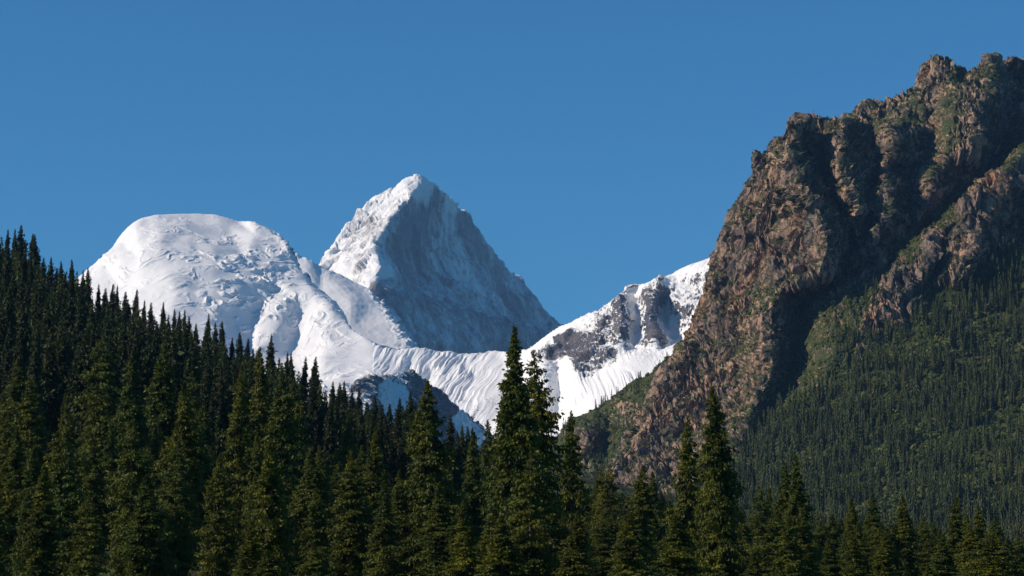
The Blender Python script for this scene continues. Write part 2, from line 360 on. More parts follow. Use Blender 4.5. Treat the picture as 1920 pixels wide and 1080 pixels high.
lines = [
    # dome, rows and hollows
    [(140, 560, 10050), (190, 540, 9990), (225, 535, 9960)],
    [(255, 425, 10330), (300, 432, 10270), (350, 435, 10290), (400, 440, 10300), (430, 425, 10440, -.6), (445, 420, 10520, -.6), (455, 418, 10500), (480, 440, 10260), (510, 455, 10210)],
    [(230, 490, 10090), (270, 490, 10000), (300, 478, 10030), (350, 485, 10000), (400, 485, 9990), (460, 490, 10020), (500, 490, 10050), (545, 500, 10030)],
    [(200, 600, 9730), (260, 560, 9780), (330, 545, 9760), (400, 540, 9750), (450, 535, 9800), (490, 530, 9850), (520, 522, 9890), (570, 525, 9900)],
    [(517, 550, 9840), (493, 580, 9720), (477, 607, 9630), (467, 643, 9480), (455, 700, 9230)],
    [(400, 600, 9500), (395, 660, 9240), (390, 720, 9000)], [(310, 620, 9440), (300, 700, 9080)],
    [(470, 660, 9380), (484, 618, 9520), (503, 592, 9620), (524, 572, 9680), (556, 556, 9710), (590, 556, 9660), (622, 582, 9520)],
    [(508, 628, 9430), (530, 604, 9540)], [(560, 606, 9630), (556, 636, 9520), (542, 668, 9370)],
    [(610, 640, 9260), (660, 660, 9180), (700, 672, 9100)],
    [(566, 704, 9120), (600, 700, 9010), (605, 715, 8990), (650, 705, 9000), (700, 700, 8980)],
    [(610, 725, 8850), (680, 740, 8780), (750, 740, 8800)],
    # saddle wall ribs
    [(760, 660, 9180), (745, 690, 9050), (730, 715, 8950)], [(775, 660, 9200), (765, 690, 9100), (755, 715, 9010)],
    [(800, 662, 9190), (785, 695, 9040), (770, 725, 8910)], [(815, 664, 9210), (805, 700, 9090), (795, 730, 8980)], [(845, 668, 9210), (830, 705, 9030), (810, 750, 8830)],
    [(900, 680, 9170), (890, 720, 9000), (860, 770, 8740, .2), (840, 800, 8600, .3)],
    [(950, 700, 9030, -.2), (930, 740, 8830, .45), (900, 765, 8700, .5), (870, 775, 8660, .4)], [(950, 770, 8750, .3), (920, 800, 8550, .5), (900, 840, 8350, .5)],
    # left rib beside the gully, behind the tall spruce
    [(985, 665, 9000), (1015, 665, 8800, .5), (1025, 690, 8560, .5), (1018, 740, 8330, .3), (1010, 800, 8080, .2)],
    [(1000, 645, 9040), (1040, 622, 8990), (1070, 608, 8900, -.3)],
    [(1010, 665, 8930, .7), (1035, 640, 8900, .8), (1065, 625, 8830, .9), (1060, 650, 8740, .9), (1030, 675, 8720, .9)],
    [(1050, 700, 8560, -.4), (1050, 740, 8450, -.4), (1040, 800, 8180, -.4)],
    [(1072, 700, 8350, -.4), (1066, 735, 8230, -.7), (1062, 790, 8050, -.8)],
    # rocky ridge: crests and couloirs
    [(1130, 590, 8735, 0.85), (1120, 630, 8565, 0.75), (1105, 665, 8415, 0.75), (1085, 695, 8325, 0.85)],
    [(1161, 555, 8705, 0.85), (1168, 595, 8535, 0.75), (1160, 640, 8385, 0.75), (1140, 672, 8295, 0.75)],
    [(1145, 600, 8705, 0.50), (1140, 640, 8535, 0.50)],
    [(1190, 545, 8875, 0.05), (1200, 580, 8805, 0.05), (1195, 620, 8665, 0.05), (1185, 655, 8495, 0.05)],
    [(1236, 520, 8665, 0.85), (1222, 560, 8545, 0.75), (1218, 600, 8405, 0.85), (1232, 635, 8275, 0.85), (1242, 655, 8345, 0.40)],
    [(1250, 545, 8675, 0.50), (1243, 580, 8765, 0.05), (1248, 615, 8655, 0.05), (1265, 640, 8555, 0.05)],
    [(1285, 530, 8715, 0.40), (1275, 570, 8485, 0.50), (1282, 605, 8495, 0.40), (1290, 625, 8405, 0.30)], [(1320, 520, 8585, 0.50), (1310, 560, 8495, 0.50)],
    [(1085, 703, 8310, .6), (1110, 700, 8300, .5), (1150, 672, 8290, .5), (1180, 660, 8290, .1), (1230, 662, 8230, .2), (1290, 640, 8220)],
    [(1090, 720, 8180, -.9), (1160, 700, 8130, -.9), (1230, 690, 8080, -.9), (1300, 665, 8080, -.9)],
    [(1060, 830, 7800, -.9), (1130, 780, 7800, -.9), (1200, 740, 7800, -.9), (1300, 700, 7850, -.9)],
]
bend = lambda p: (p[0], p[1], p[2] + 1.0 * min(max(p[0] - 330, 0), 270)) + tuple(p[3:])
sky_l = [bend(p) for p in sky_l]; lines = [[bend(p) for p in L] for L in lines]; bot = [bend(p) for p in bot]
def d_range(V, N, R, B):
    px, py = project(V)
    g = lambda cx, cy, sx, sy: np.exp(-((px - cx) / sx) ** 2 - ((py - cy) / sy) ** 2)
    rock = np.clip(R + .15, 0, 1)
    rock = np.maximum(rock, .6 * g(1210, 585, 120, 75)) * (py < 715)
    big = fbm(V / 420, 3, 21) * 26
    # crevasse steps running across the slope
    wv = V + fbm(V / 160, 3, 33)[:, None] * 70
    st = fbm(wv * np.array([1 / 190, 1 / 110, 1 / 34]), 4, 40, ridged=True, keep=True)
    icy = .9 * g(455, 535, 85, 70) + .6 * g(225, 505, 40, 30) + .15 * g(340, 470, 90, 50) + .5 * g(570, 600, 60, 50) + .5 * g(640, 720, 80, 20) + .07
    msk = np.clip(fbm(V / 130, 2, 47) * 2.0 + .7, 0, 1)
    step = np.clip(st - .05, 0, 1) * 34 * np.clip(icy, 0, 1) * msk * (R < -.05) * (px < 760)
    # slanted ribs of the saddle
    u = (V[:, 0] - .55 * V[:, 2] + 11 * fbm(V / 190, 3, 58) * 1.8) / 33
    ribs = fbm(np.stack([u, V[:, 1] / 500, V[:, 2] / 240], 1), 3, 55, ridged=True) * 15 * (.45 + .9 * np.abs(fbm(V / 220, 2, 59))) * np.exp(-((px - 810) / 120) ** 2) * (px > 700)
    # flutes of the apron
    fl = fbm(np.stack([(V[:, 0] + .18 * V[:, 2] + 4 * fbm(V / 160, 2, 61)) / 13, V[:, 1] / 900, V[:, 2] / 400], 1), 2, 66, ridged=True) * 4.6 * np.clip(.35 + 1.6 * fbm(V / 190, 2, 62), .08, 1.3) * ((px > 1040) & (py > 660))
    rk = (fbm(V * np.array([1, 1, .5]) / 150, 6, 77, ridged=True, gain=.58) * 26 + facets(V * np.array([1, .6, .6]) / 60, 7) * 16 + facets(V * np.array([1, .6, .6]) / 24, 8) * 9) * rock
    big = big + facets(V / 110, 12) * 7 * g(570, 610, 80, 50)
    med = fbm(V / 70, 3, 88) * 1.3 * (px < 1040)
    return N * (big + step + ribs + fl + rk + med)[:, None]
terrain('snow_mountain', cage(sky_l, bot, lines, back=1200, drop=1300, defrock=q), M_range, d_range, coarse=10, fine=1.8, sm=4, hide=880,
        label='long snow massif with rounded white dome at left, fluted saddle and rocky ridge at right')

# ------------------------------------------------------------------ dark blue peak in front of the saddle
sky_l = [(560, 830, 6400), (620, 760, 6450), (650, 730, 6500), (673, 713, 6560), (697, 705, 6620), (717, 710, 6700), (740, 703, 6740), (753, 695, 6780), (770, 695, 6840), (787, 705, 6900), (800, 723, 6950), (823, 733, 7030), (837, 747, 7080), (850, 753, 7120), (860, 767, 7160), (877, 777, 7210), (900, 797, 7280), (912, 813, 7320), (940, 850, 7400), (1000, 900, 7500)]
bot = [(1000, 1130, 6900), (780, 1130, 6200), (560, 1130, 5600)]
lines = [[(700, 725, 6530), (705, 760, 6400), (690, 800, 6250)], [(720, 730, 6640, -.5), (735, 760, 6560, -.5), (730, 790, 6450, -.2)], [(765, 715, 6720), (775, 750, 6600), (770, 800, 6450)], [(800, 745, 6860), (830, 790, 6800), (850, 830, 6750)],
         [(862, 775, 7150, -.5), (880, 800, 7120, -.7), (890, 830, 7020, -.7)], [(740, 860, 6250), (850, 880, 6600)]]
face = lambda p: (p[0], p[1], p[2] + 1.7 * (p[0] - 780)) + tuple(p[3:])
sky_l = [face(p) for p in sky_l]; lines = [[face(p) for p in L] for L in lines]; bot = [face(p) for p in bot]
terrain('rock_peak', cage(sky_l, bot, lines, back=700, drop=700, defrock=.3), M_dark,
        lambda V, N, R, B: N * (fbm(V * np.array([1, 1, .6]) / 170, 6, 31, ridged=True, gain=.6) * 15 + facets(V / 50, 3) * 7 + facets(V / 20, 5) * 3)[:, None], coarse=12, fine=1.8, sm=1,
        label='small dark jagged peak in blue shade with thin snow patches, below the snow saddle')

# ------------------------------------------------------------------ green hill left of the cliff
sky_l = [(900, 930, 3300), (960, 885, 3320), (1000, 852, 3330), (1036, 825, 3330), (1060, 800, 3320), (1080, 783, 3310), (1121, 764, 3290), (1147, 745, 3270), (1180, 719, 3250), (1221, 697, 3220), (1247, 671, 3200), (1280, 649, 3160), (1330, 600, 3150), (1380, 560, 3150)]
bot = [(1380, 1130, 2600), (1100, 1130, 2600), (900, 1130, 2600)]
G_, K_ = .05, .75
lines = [[(1235, 700, 3130), (1205, 760, 3030, .3), (1190, 800, 2970, .5), (1160, 870, 2860, .6)], [(1185, 790, 3100, .3), (1165, 830, 3050), (1140, 880, 2950)],
         [(1120, 800, 3180, .3), (1105, 825, 3090, .8), (1085, 865, 3000, .8), (1075, 900, 2930, .8)], [(1145, 800, 3200, .3), (1130, 850, 3120, .1)], [(1060, 840, 3200), (1040, 880, 3080)], [(1260, 690, 3120), (1240, 740, 3050)]]
def d_rock(amp, fq, seed):
    def f(V, N, R, B):
        r = np.clip(R * 1.5, 0, 1)
        # strata and joints run steeply up to the right, drawn out down the fall line
        W = np.stack([V[:, 0] - .32 * V[:, 2], V[:, 1] * .3, V[:, 2] * .34], 1)
        W = W + np.stack([fbm(V / 45, 2, seed + 50) * 9, fbm(V / 45, 2, seed + 51) * 5, fbm(V / 40, 2, seed + 52) * 6], 1)
        a = fbm(W / fq, 5, seed, ridged=True, gain=.55, keep=True)
        c = fbm(V / 260, 2, seed + 4) * 5
        a = a + .75 * fbm(W * np.array([1, 1, .45]) / 13, 3, seed + 20, ridged=True, keep=True)
        e = fbm(V / 6, 2, seed + 8) * .8
        fc = facets(W * np.array([1, 1, .8]) / 26, seed) * 5 + facets(W / 10, seed + 1) * 4.6 + facets(W / 4.5, seed + 2) * 2.6
        return N * (a * (amp * (.2 + .8 * r)) + c + e + fc * (.15 + .85 * r))[:, None]
    return f
gh = terrain('green_hill', cage(sky_l, bot, lines, back=500, drop=500, defrock=G_), M_cliff, d_rock(8, 50, 91), coarse=12, fine=2.2, sm=1,
        label='lower green hillside with brown outcrops dropping to the left below the cliff')

# ------------------------------------------------------------------ cliff mountain
a = .55; g = .0; h = .32
sky_c = [(1080, 1130, 2500, g), (1110, 1000, 2600, h), (1150, 915, 2680, a), (1180, 853, 2740, a), (1220, 760, 2820, a), (1263, 697, 2880, a), (1278, 667, 2910, a), (1296, 645, 2940, a), (1307, 608, 2960, a), (1324, 553, 2980, a), (1345, 520, 3000, a), (1357, 468, 3030, a), (1373, 428, 3045, a), (1385, 385, 3060, a), (1401, 361, 3065, a), (1405, 345, 3070, a), (1415, 321, 3075, a), (1419, 301, 3080, a), (1443, 281, 3080, a), (1459, 261, 3050, a), (1473, 249, 3010, a),
         (1475, 233, 3000, a), (1484, 226, 2995, a), (1497, 228, 3000, a), (1511, 232, 3190, a), (1531, 224, 3220, a), (1540, 229, 3225, a), (1555, 223, 3230, a), (1571, 231, 3230, a), (1587, 217, 3210, a), (1601, 222, 3240, a), (1615, 219, 3260, a), (1635, 201, 3290, a), (1654, 192, 3310, a), (1662, 198, 3320, a), (1674, 195, 3330, h), (1686, 180, 3340, a), (1702, 171, 3350, a), (1720, 163, 3350, a), (1724, 142, 3350, a), (1738, 117, 3350, a), (1750, 110, 3350, a), (1760, 119, 3355, a), (1774, 119, 3360, a), (1798, 129, 3370, h), (1818, 137, 3380, h), (1838, 128, 3390, h),
         (1854, 115, 3340, a), (1863, 107, 3340, a), (1875, 117, 3350, a), (1889, 111, 3360, a), (1901, 104, 3360, a), (1920, 110, 3380, a), (1960, 95, 3420, a), (2040, 120, 3480, a), (2150, 160, 3500, a)]
bot = [(2150, 1140, 1750, g), (1960, 1140, 1780, g), (1700, 1140, 1800, g), (1500, 1140, 1850, g), (1250, 1140, 2000, g)]
lines = [
    # big left buttress: crest where light turns to shade
    [(1491, 242, 3010, a), (1484, 290, 2965, a), (1505, 350, 2900, a), (1535, 400, 2850, a), (1552, 460, 2805, a), (1535, 515, 2780, a), (1455, 552, 2780, h), (1437, 600, 2750, a), (1442, 690, 2680, a), (1418, 744, 2630, a), (1397, 800, 2575, h), (1370, 860, 2510, h)],
    [(1440, 330, 3040, a), (1420, 420, 2990, a), (1400, 520, 2940, a), (1370, 600, 2890, a), (1350, 700, 2820, a), (1310, 780, 2750, a)],
    [(1465, 380, 3000, a), (1450, 470, 2950, .6), (1420, 560, 2890, h), (1400, 640, 2840, h), (1385, 720, 2780, a)],
    [(1340, 640, 2900, .5), (1300, 720, 2830, .5), (1260, 800, 2760, .5), (1230, 860, 2690, .6)], [(1330, 800, 2690, a), (1290, 880, 2600, .5), (1220, 950, 2520, .2)],
    # gully A
    [(1508, 246, 3120, a), (1520, 300, 3080, a), (1560, 355, 3040, a), (1590, 410, 3000, a), (1596, 470, 2940, a), (1580, 515, 2860, a), (1530, 545, 2840, h), (1500, 570, 2840, g), (1492, 620, 2810, g), (1488, 680, 2755, g), (1462, 740, 2690, g), (1432, 790, 2630, g), (1392, 858, 2550, g)],
    # spur A-B
    [(1582, 236, 3075, a), (1578, 280, 2990, a), (1572, 310, 2958, a), (1590, 360, 2925, a), (1606, 388, 2905, a), (1612, 430, 2910, a)],
    [(1545, 250, 3130, .05), (1545, 300, 3060, .1)],
    # gully B
    [(1602, 250, 3170, a), (1638, 300, 3120, a), (1640, 350, 3080, a), (1628, 400, 3040, a), (1622, 450, 2980, a), (1606, 505, 2880, a), (1590, 535, 2820, h)],
    # spur B-C
    [(1715, 190, 3260, .1), (1690, 230, 3160, .2), (1671, 255, 3070, a), (1674, 290, 3035, a), (1652, 320, 3015, a), (1662, 352, 2960, a), (1632, 393, 2930, a), (1652, 413, 2900, a), (1620, 470, 2870, a), (1606, 500, 2850, a)],
    [(1640, 235, 3200, .05), (1640, 272, 3130, .1)],
    # gully C
    [(1742, 206, 3250, a), (1738, 250, 3200, a), (1724, 292, 3170, a), (1702, 312, 3150, h), (1722, 340, 3120, a), (1712, 400, 3050, a), (1690, 450, 2980, a), (1668, 500, 2900, a), (1640, 530, 2830, h)],
    # spur D
    [(1790, 165, 3240, .12), (1785, 210, 3170, .05), (1780, 250, 3110, .05), (1776, 292, 3070, .15), (1742, 330, 3030, .2), (1738, 362, 3000, .5), (1718, 412, 2950, .6)],
    [(1755, 170, 3260, .4), (1760, 210, 3200, .1)],
    [(1840, 318, 3150, a), (1805, 348, 3110, a), (1765, 388, 3060, a), (1725, 440, 2990, h)],
    # spur F and wall
    [(1862, 130, 3310, .3), (1845, 172, 3210, .35), (1832, 220, 3140, .5), (1828, 262, 3100, a), (1816, 298, 3060, a)],
    [(1895, 150, 3420, a), (1898, 230, 3380, a), (1885, 282, 3310, a), (1855, 312, 3220, a)],
    [(1960, 150, 3400, a), (1960, 215, 3330, a)],
    # green ramp: upper gutter and lower lip
    [(2040, 170, 3330, g), (1960, 236, 3240, g), (1920, 264, 3210, g), (1872, 312, 3150, g), (1832, 347, 3080, g), (1782, 388, 3010, g), (1732, 434, 2930, g), (1692, 474, 2870, g), (1664, 512, 2820, g), (1640, 545, 2785, g)],
    [(2040, 220, 3080, .1), (1960, 268, 3050, .1), (1915, 290, 3010, .25), (1890, 315, 2980, .1), (1860, 342, 2950, .7), (1822, 378, 2910, .8), (1790, 412, 2880, .2), (1745, 455, 2835, .8), (1720, 482, 2800, .1), (1682, 525, 2775, .9), (1664, 560, 2750, .9), (1640, 600, 2720, .8)],
    # outcrops in the upper forest
    [(1868, 345, 2940, .8), (1852, 390, 2890, .9), (1830, 430, 2840, .9), (1808, 480, 2790, .9), (1795, 515, 2760, .6)],
    [(1925, 340, 3010, .7), (1900, 395, 2980, .7), (1868, 440, 2910, .6), (1838, 495, 2830, .2)],
    [(1770, 440, 2880, g), (1758, 490, 2830, g), (1735, 540, 2780, g)], [(1745, 465, 2820, .9), (1728, 500, 2780, .7)],
    [(1700, 545, 2750, .9), (1672, 590, 2715, .8), (1665, 610, 2700, .2)],
    [(1990, 330, 2980, g), (1930, 440, 2900, g), (1880, 500, 2830, g), (1800, 545, 2770, g), (1740, 590, 2720, g), (1680, 640, 2680, g), (1600, 690, 2650, g)],
    [(1560, 575, 2775, .2), (1600, 600, 2725, g), (1560, 660, 2665, g)],
    [(1515, 690, 2700, g), (1540, 720, 2625, g), (1600, 740, 2560, g)],
    [(1480, 780, 2590, g), (1600, 790, 2490, g), (1750, 760, 2520, g), (1960, 700, 2600, g)],
    [(1400, 890, 2440, g), (1500, 880, 2380, g), (1650, 880, 2320, g), (1820, 860, 2340, g), (1980, 840, 2360, g)],
    [(1200, 1010, 2400, g), (1350, 1010, 2200, g), (1550, 1010, 2120, g), (1750, 1010, 2080, g), (1980, 1010, 2060, g)],
]
base = np.array([p[:3] for p in sky_c] + [p[:3] for L in lines for p in L if p[1] < 640], float)
fit = np.linalg.lstsq(np.stack([base[:, 0], base[:, 1], base[:, 0] * 0 + 1], 1), base[:, 2], rcond=None)[0]
def deepen(p):
    D0 = fit[0] * p[0] + fit[1] * p[1] + fit[2]; k = .12 * np.clip((680 - p[1]) / 120, 0, 1)
    return (p[0], p[1], p[2] + k * (p[2] - D0)) + tuple(p[3:])
sky_c = [deepen(p) for p in sky_c]; lines = [[deepen(p) for p in L] for L in lines]
cl, CV, CF, CR = terrain('cliff_mountain', cage(sky_c, bot, lines, back=900, drop=500, defrock=g), M_cliff, d_rock(13, 55, 191), coarse=11, fine=1.7, sm=1, smooth=False,
        label='steep rust brown rocky mountain rising at the right with deep shaded gullies above the forested slope')

# ------------------------------------------------------------------ ground of the valley and the wooded hill at the left
GC = [(-300, 430, 1150), (-100, 500, 1050), (0, 525, 1000), (70, 545, 980), (130, 590, 960), (200, 628, 930), (300, 668, 890), (400, 703, 850), (500, 740, 800), (600, 785, 750), (700, 835, 700), (800, 875, 650), (900, 925, 600), (1000, 975, 570), (1200, 1010, 560), (1500, 1035, 600), (1920, 1050, 650), (2300, 1050, 700),
      (-200, 690, 660), (0, 720, 640), (200, 800, 600), (400, 855, 560), (600, 905, 520), (800, 965, 480), (-300, 980, 390), (0, 1000, 380), (300, 1025, 370), (600, 1045, 360), (900, 1070, 360), (1235, 1082, 360), (1235, 1062, 430), (1235, 1050, 500), (1300, 1085, 400), (1900, 1090, 400), (2300, 1090, 420),
      (-400, 1150, 230), (0, 1160, 230), (500, 1170, 230), (1000, 1180, 230), (1500, 1180, 230), (1920, 1180, 230), (2500, 1180, 230)]
GP = at(*np.array(GC, float).T)
GX = np.array([(0, 0, -1.7), (-60, 20, -2), (60, 20, -2), (0, 100, -3), (-100, 100, -2), (100, 100, -3.5), (0, -200, -2), (-400, 1400, 60), (-200, 1300, 30), (0, 1100, 5), (-500, 1900, 10), (0, 2000, -5), (600, 1400, 0), (600, 2000, 5), (-900, 1200, 150), (1200, 1500, 10), (-900, 500, 90), (900, 500, 0), (-1500, 2500, 20), (1500, 2600, 20), (0, 2700, -5)], float)
GP = np.concatenate([GP, GX]); n = len(GP)
Kd = np.linalg.norm(GP[:, None, :2] - GP[None, :, :2], axis=2)
Am = np.block([[Kd, np.ones((n, 1))], [np.ones((1, n)), np.zeros((1, 1))]])
cf = np.linalg.solve(Am, np.append(GP[:, 2], 0))
def gz(x, y):
    P = np.stack([np.ravel(x), np.ravel(y)], 1); out = np.zeros(len(P))
    for k in range(0, len(P), 20000):
        out[k:k + 20000] = np.linalg.norm(P[k:k + 20000, None] - GP[None, :, :2], axis=2) @ cf[:-1] + cf[-1]
    out += vnoise(np.stack([P[:, 0] / 22, P[:, 1] / 22, P[:, 0] * 0], 1), 5) * .6
    return out.reshape(np.shape(x))
ax = np.concatenate([np.linspace(-1400, -520, 23)[:-1], np.linspace(-520, 520, 180), np.linspace(520, 1600, 28)[1:]])
ay = np.concatenate([np.linspace(-200, 100, 16)[:-1], np.linspace(100, 1150, 190), np.linspace(1150, 2700, 40)[1:]])
XX, YY = np.meshgrid(ax, ay); ZZ = gz(XX, YY)
nx, ny = len(ax), len(ay); ii = (np.arange(ny - 1)[:, None] * nx + np.arange(nx - 1)[None]).ravel()
build = build_mesh('ground', np.stack([XX.ravel(), YY.ravel(), ZZ.ravel()], 1), np.stack([ii, ii + 1, ii + nx + 1, ii + nx], 1), M_ground)
tag(build, 'grassy valley floor and wooded hillside under the spruces', 'ground', kind='structure')
# the wide floor of the valley out to the far mountains
fx, fy = np.meshgrid(np.linspace(-16000, 16000, 40), np.linspace(-2500, 24000, 40))
fz = np.full(fx.shape, -60.0) + vnoise(np.stack([fx.ravel() / 3000, fy.ravel() / 3000, fx.ravel() * 0], 1), 3).reshape(fx.shape) * 15
ii = (np.arange(39)[:, None] * 40 + np.arange(39)[None]).ravel()
tag(build_mesh('terrain', np.stack([fx.ravel(), fy.ravel(), fz.ravel()], 1), np.stack([ii, ii + 1, ii + 41, ii + 40], 1), M_ground), 'wide low valley floor reaching to the far mountains', 'terrain', kind='structure')

# ------------------------------------------------------------------ spruces
def crown_arrays(seed, H=25.0, levels=80, per=9, sprays=74, size=.35, Rm=2.7, sparse=0.0, base=.05, spire=.75, col_=.5):
    r = np.random.default_rng(seed)
    nb = int(levels * per)
    hfrac = 1 - (np.arange(nb) + r.random(nb)) / nb * (1 - base)       # 1 top .. base
    hfrac = 1 - (1 - hfrac) ** .93
    t = 1 - hfrac
    prof = Rm * (0.04 + .96 * np.clip(t / col_, 0, 1) ** spire) * (1 - .25 * np.clip((t - .8) / .2, 0, 1))
    az = r.random(nb) * 2 * np.pi
    lob = 1 + .55 * vnoise(np.stack([np.cos(az) * 1.6 + seed * 7, np.sin(az) * 1.6, hfrac * 9], 1), seed) + .30 * vnoise(np.stack([np.cos(az) * 3.2, np.sin(az) * 3.2 + seed, hfrac * 26], 1), seed + 1)
    L = prof * lob * r.uniform(.55, 1.12, nb) * np.where(r.random(nb) < .1, 1.3, 1)
    keep = r.random(nb) > sparse * (t < .45)
    L, az, hfrac, t = L[keep], az[keep], hfrac[keep], t[keep]; nb = len(L)
    ns = np.maximum(3, (sprays * (0.25 + .75 * np.clip(L / Rm, 0, 1))).astype(int))
    bi = np.repeat(np.arange(nb), ns); m = len(bi)
    s = r.random(m) ** .6 * .92 + .08
    out = np.stack([np.cos(az[bi]), np.sin(az[bi]), 0 * az[bi]], 1); lat = np.stack([-out[:, 1], out[:, 0], 0 * out[:, 0]], 1)
    rise = .25 * (1 - t[bi]) + .05 - .1 * t[bi]
    P = out * (L[bi] * s)[:, None] + lat * (r.normal(0, .16, m) * L[bi] * s)[:, None]
    P[:, 2] = hfrac[bi] * H + L[bi] * (rise * s - (.48 + .25 * t[bi]) * s ** 2 + .22 * s ** 5) + - np.abs(r.normal(0, .55, m)) * size * (.3 + L[bi] / Rm)
    d = out * r.uniform(-.1, .7, m)[:, None] + lat * r.normal(0, .4, m)[:, None]; d[:, 2] = -r.uniform(.25, 1.5, m) + .5 * (s > .88) + .5 * (t[bi] < .06)
    d /= np.linalg.norm(d, axis=1)[:, None]
    e = np.cross(d, r.normal(0, 1, (m, 3))); e /= np.linalg.norm(e, axis=1)[:, None]
    ln = (size * r.uniform(.6, 1.6, m) * (.45 + .55 * np.clip(t[bi] * 5, 0, 1)))[:, None]; wd = ln * r.uniform(.15, .28, m)[:, None]
    V = np.stack([P, P + d * ln * .45 + e * wd, P + d * ln, P + d * ln * .45 - e * wd], 1).reshape(-1, 3)
    # leader shoot
    k = 10; zt = np.linspace(.955, 1.0, k) * H; aa = r.random(k) * 6.28
    c = np.stack([0 * zt, 0 * zt, zt], 1); dd = np.stack([np.cos(aa), np.sin(aa), 1.6 + 0 * aa], 1); dd /= np.linalg.norm(dd, axis=1)[:, None]; ee = np.cross(dd, [0, 0, 1.0]) * size * .2
    V = np.concatenate([V, np.stack([c - dd * .1, c + dd * size * .35 + ee, c + dd * size * .7, c + dd * size * .35 - ee], 1).reshape(-1, 3)])
    return V, np.arange(len(V)).reshape(-1, 4)
def trunk_arrays(H=25.0, r0=.32, seed=0, sides=8):
    r = np.random.default_rng(seed); zs = np.array([-1.5, 0, .6, 4, 9, 14, 19, 23, H * .995]) * (H / 25.0)
    rad = np.array([1.5, 1.25, 1.0, .88, .72, .54, .34, .16, .03]) * r0
    V = []; off = r.normal(0, .04, (len(zs), 2)); off[-1] = 0
    for z, q_, o_ in zip(zs, rad, off):
        for k in range(sides): V.append((math.cos(k * 2 * math.pi / sides) * q_ + o_[0], math.sin(k * 2 * math.pi / sides) * q_ + o_[1], z))
    F = []
    for l in range(len(zs) - 1):
        for k in range(sides):
            a_, b_ = l * sides + k, l * sides + (k + 1) % sides; F.append((a_, b_, b_ + sides, a_ + sides))
    return np.array(V), np.array(F)
near_kinds, mid_kinds = [], []
for k, (Rm, sp_, spire, cc, lv) in enumerate([(2.3, .0, .9, .42, 80), (2.7, .1, .85, .5, 80), (1.9, .1, 1.0, .35, 84), (2.5, .25, .8, .6, 70), (2.9, .1, 1.0, .7, 76), (2.1, .0, .9, .5, 84), (2.5, .3, .6, .4, 70), (2.2, .35, .7, .3, 64), (3.0, .05, .9, .55, 80), (1.8, .2, .8, .5, 76)]):
    V, F = crown_arrays(100 + k, Rm=Rm, sparse=sp_, spire=spire, col_=cc, levels=lv)
    near_kinds.append((build_mesh('crown', V, F, M_needles, smooth=False, link=False), build_mesh('trunk', *trunk_arrays(seed=k), M_bark, link=False), Rm))
mid_data = []
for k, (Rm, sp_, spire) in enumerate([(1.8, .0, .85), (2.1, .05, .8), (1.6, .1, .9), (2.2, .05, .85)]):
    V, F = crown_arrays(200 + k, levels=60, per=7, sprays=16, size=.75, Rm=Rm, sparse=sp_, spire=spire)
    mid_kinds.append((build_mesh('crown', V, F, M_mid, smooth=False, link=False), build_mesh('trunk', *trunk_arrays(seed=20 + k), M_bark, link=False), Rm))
    mid_data.append(crown_arrays(300 + k, levels=26, per=5, sprays=7, size=1.5, Rm=Rm, spire=spire))

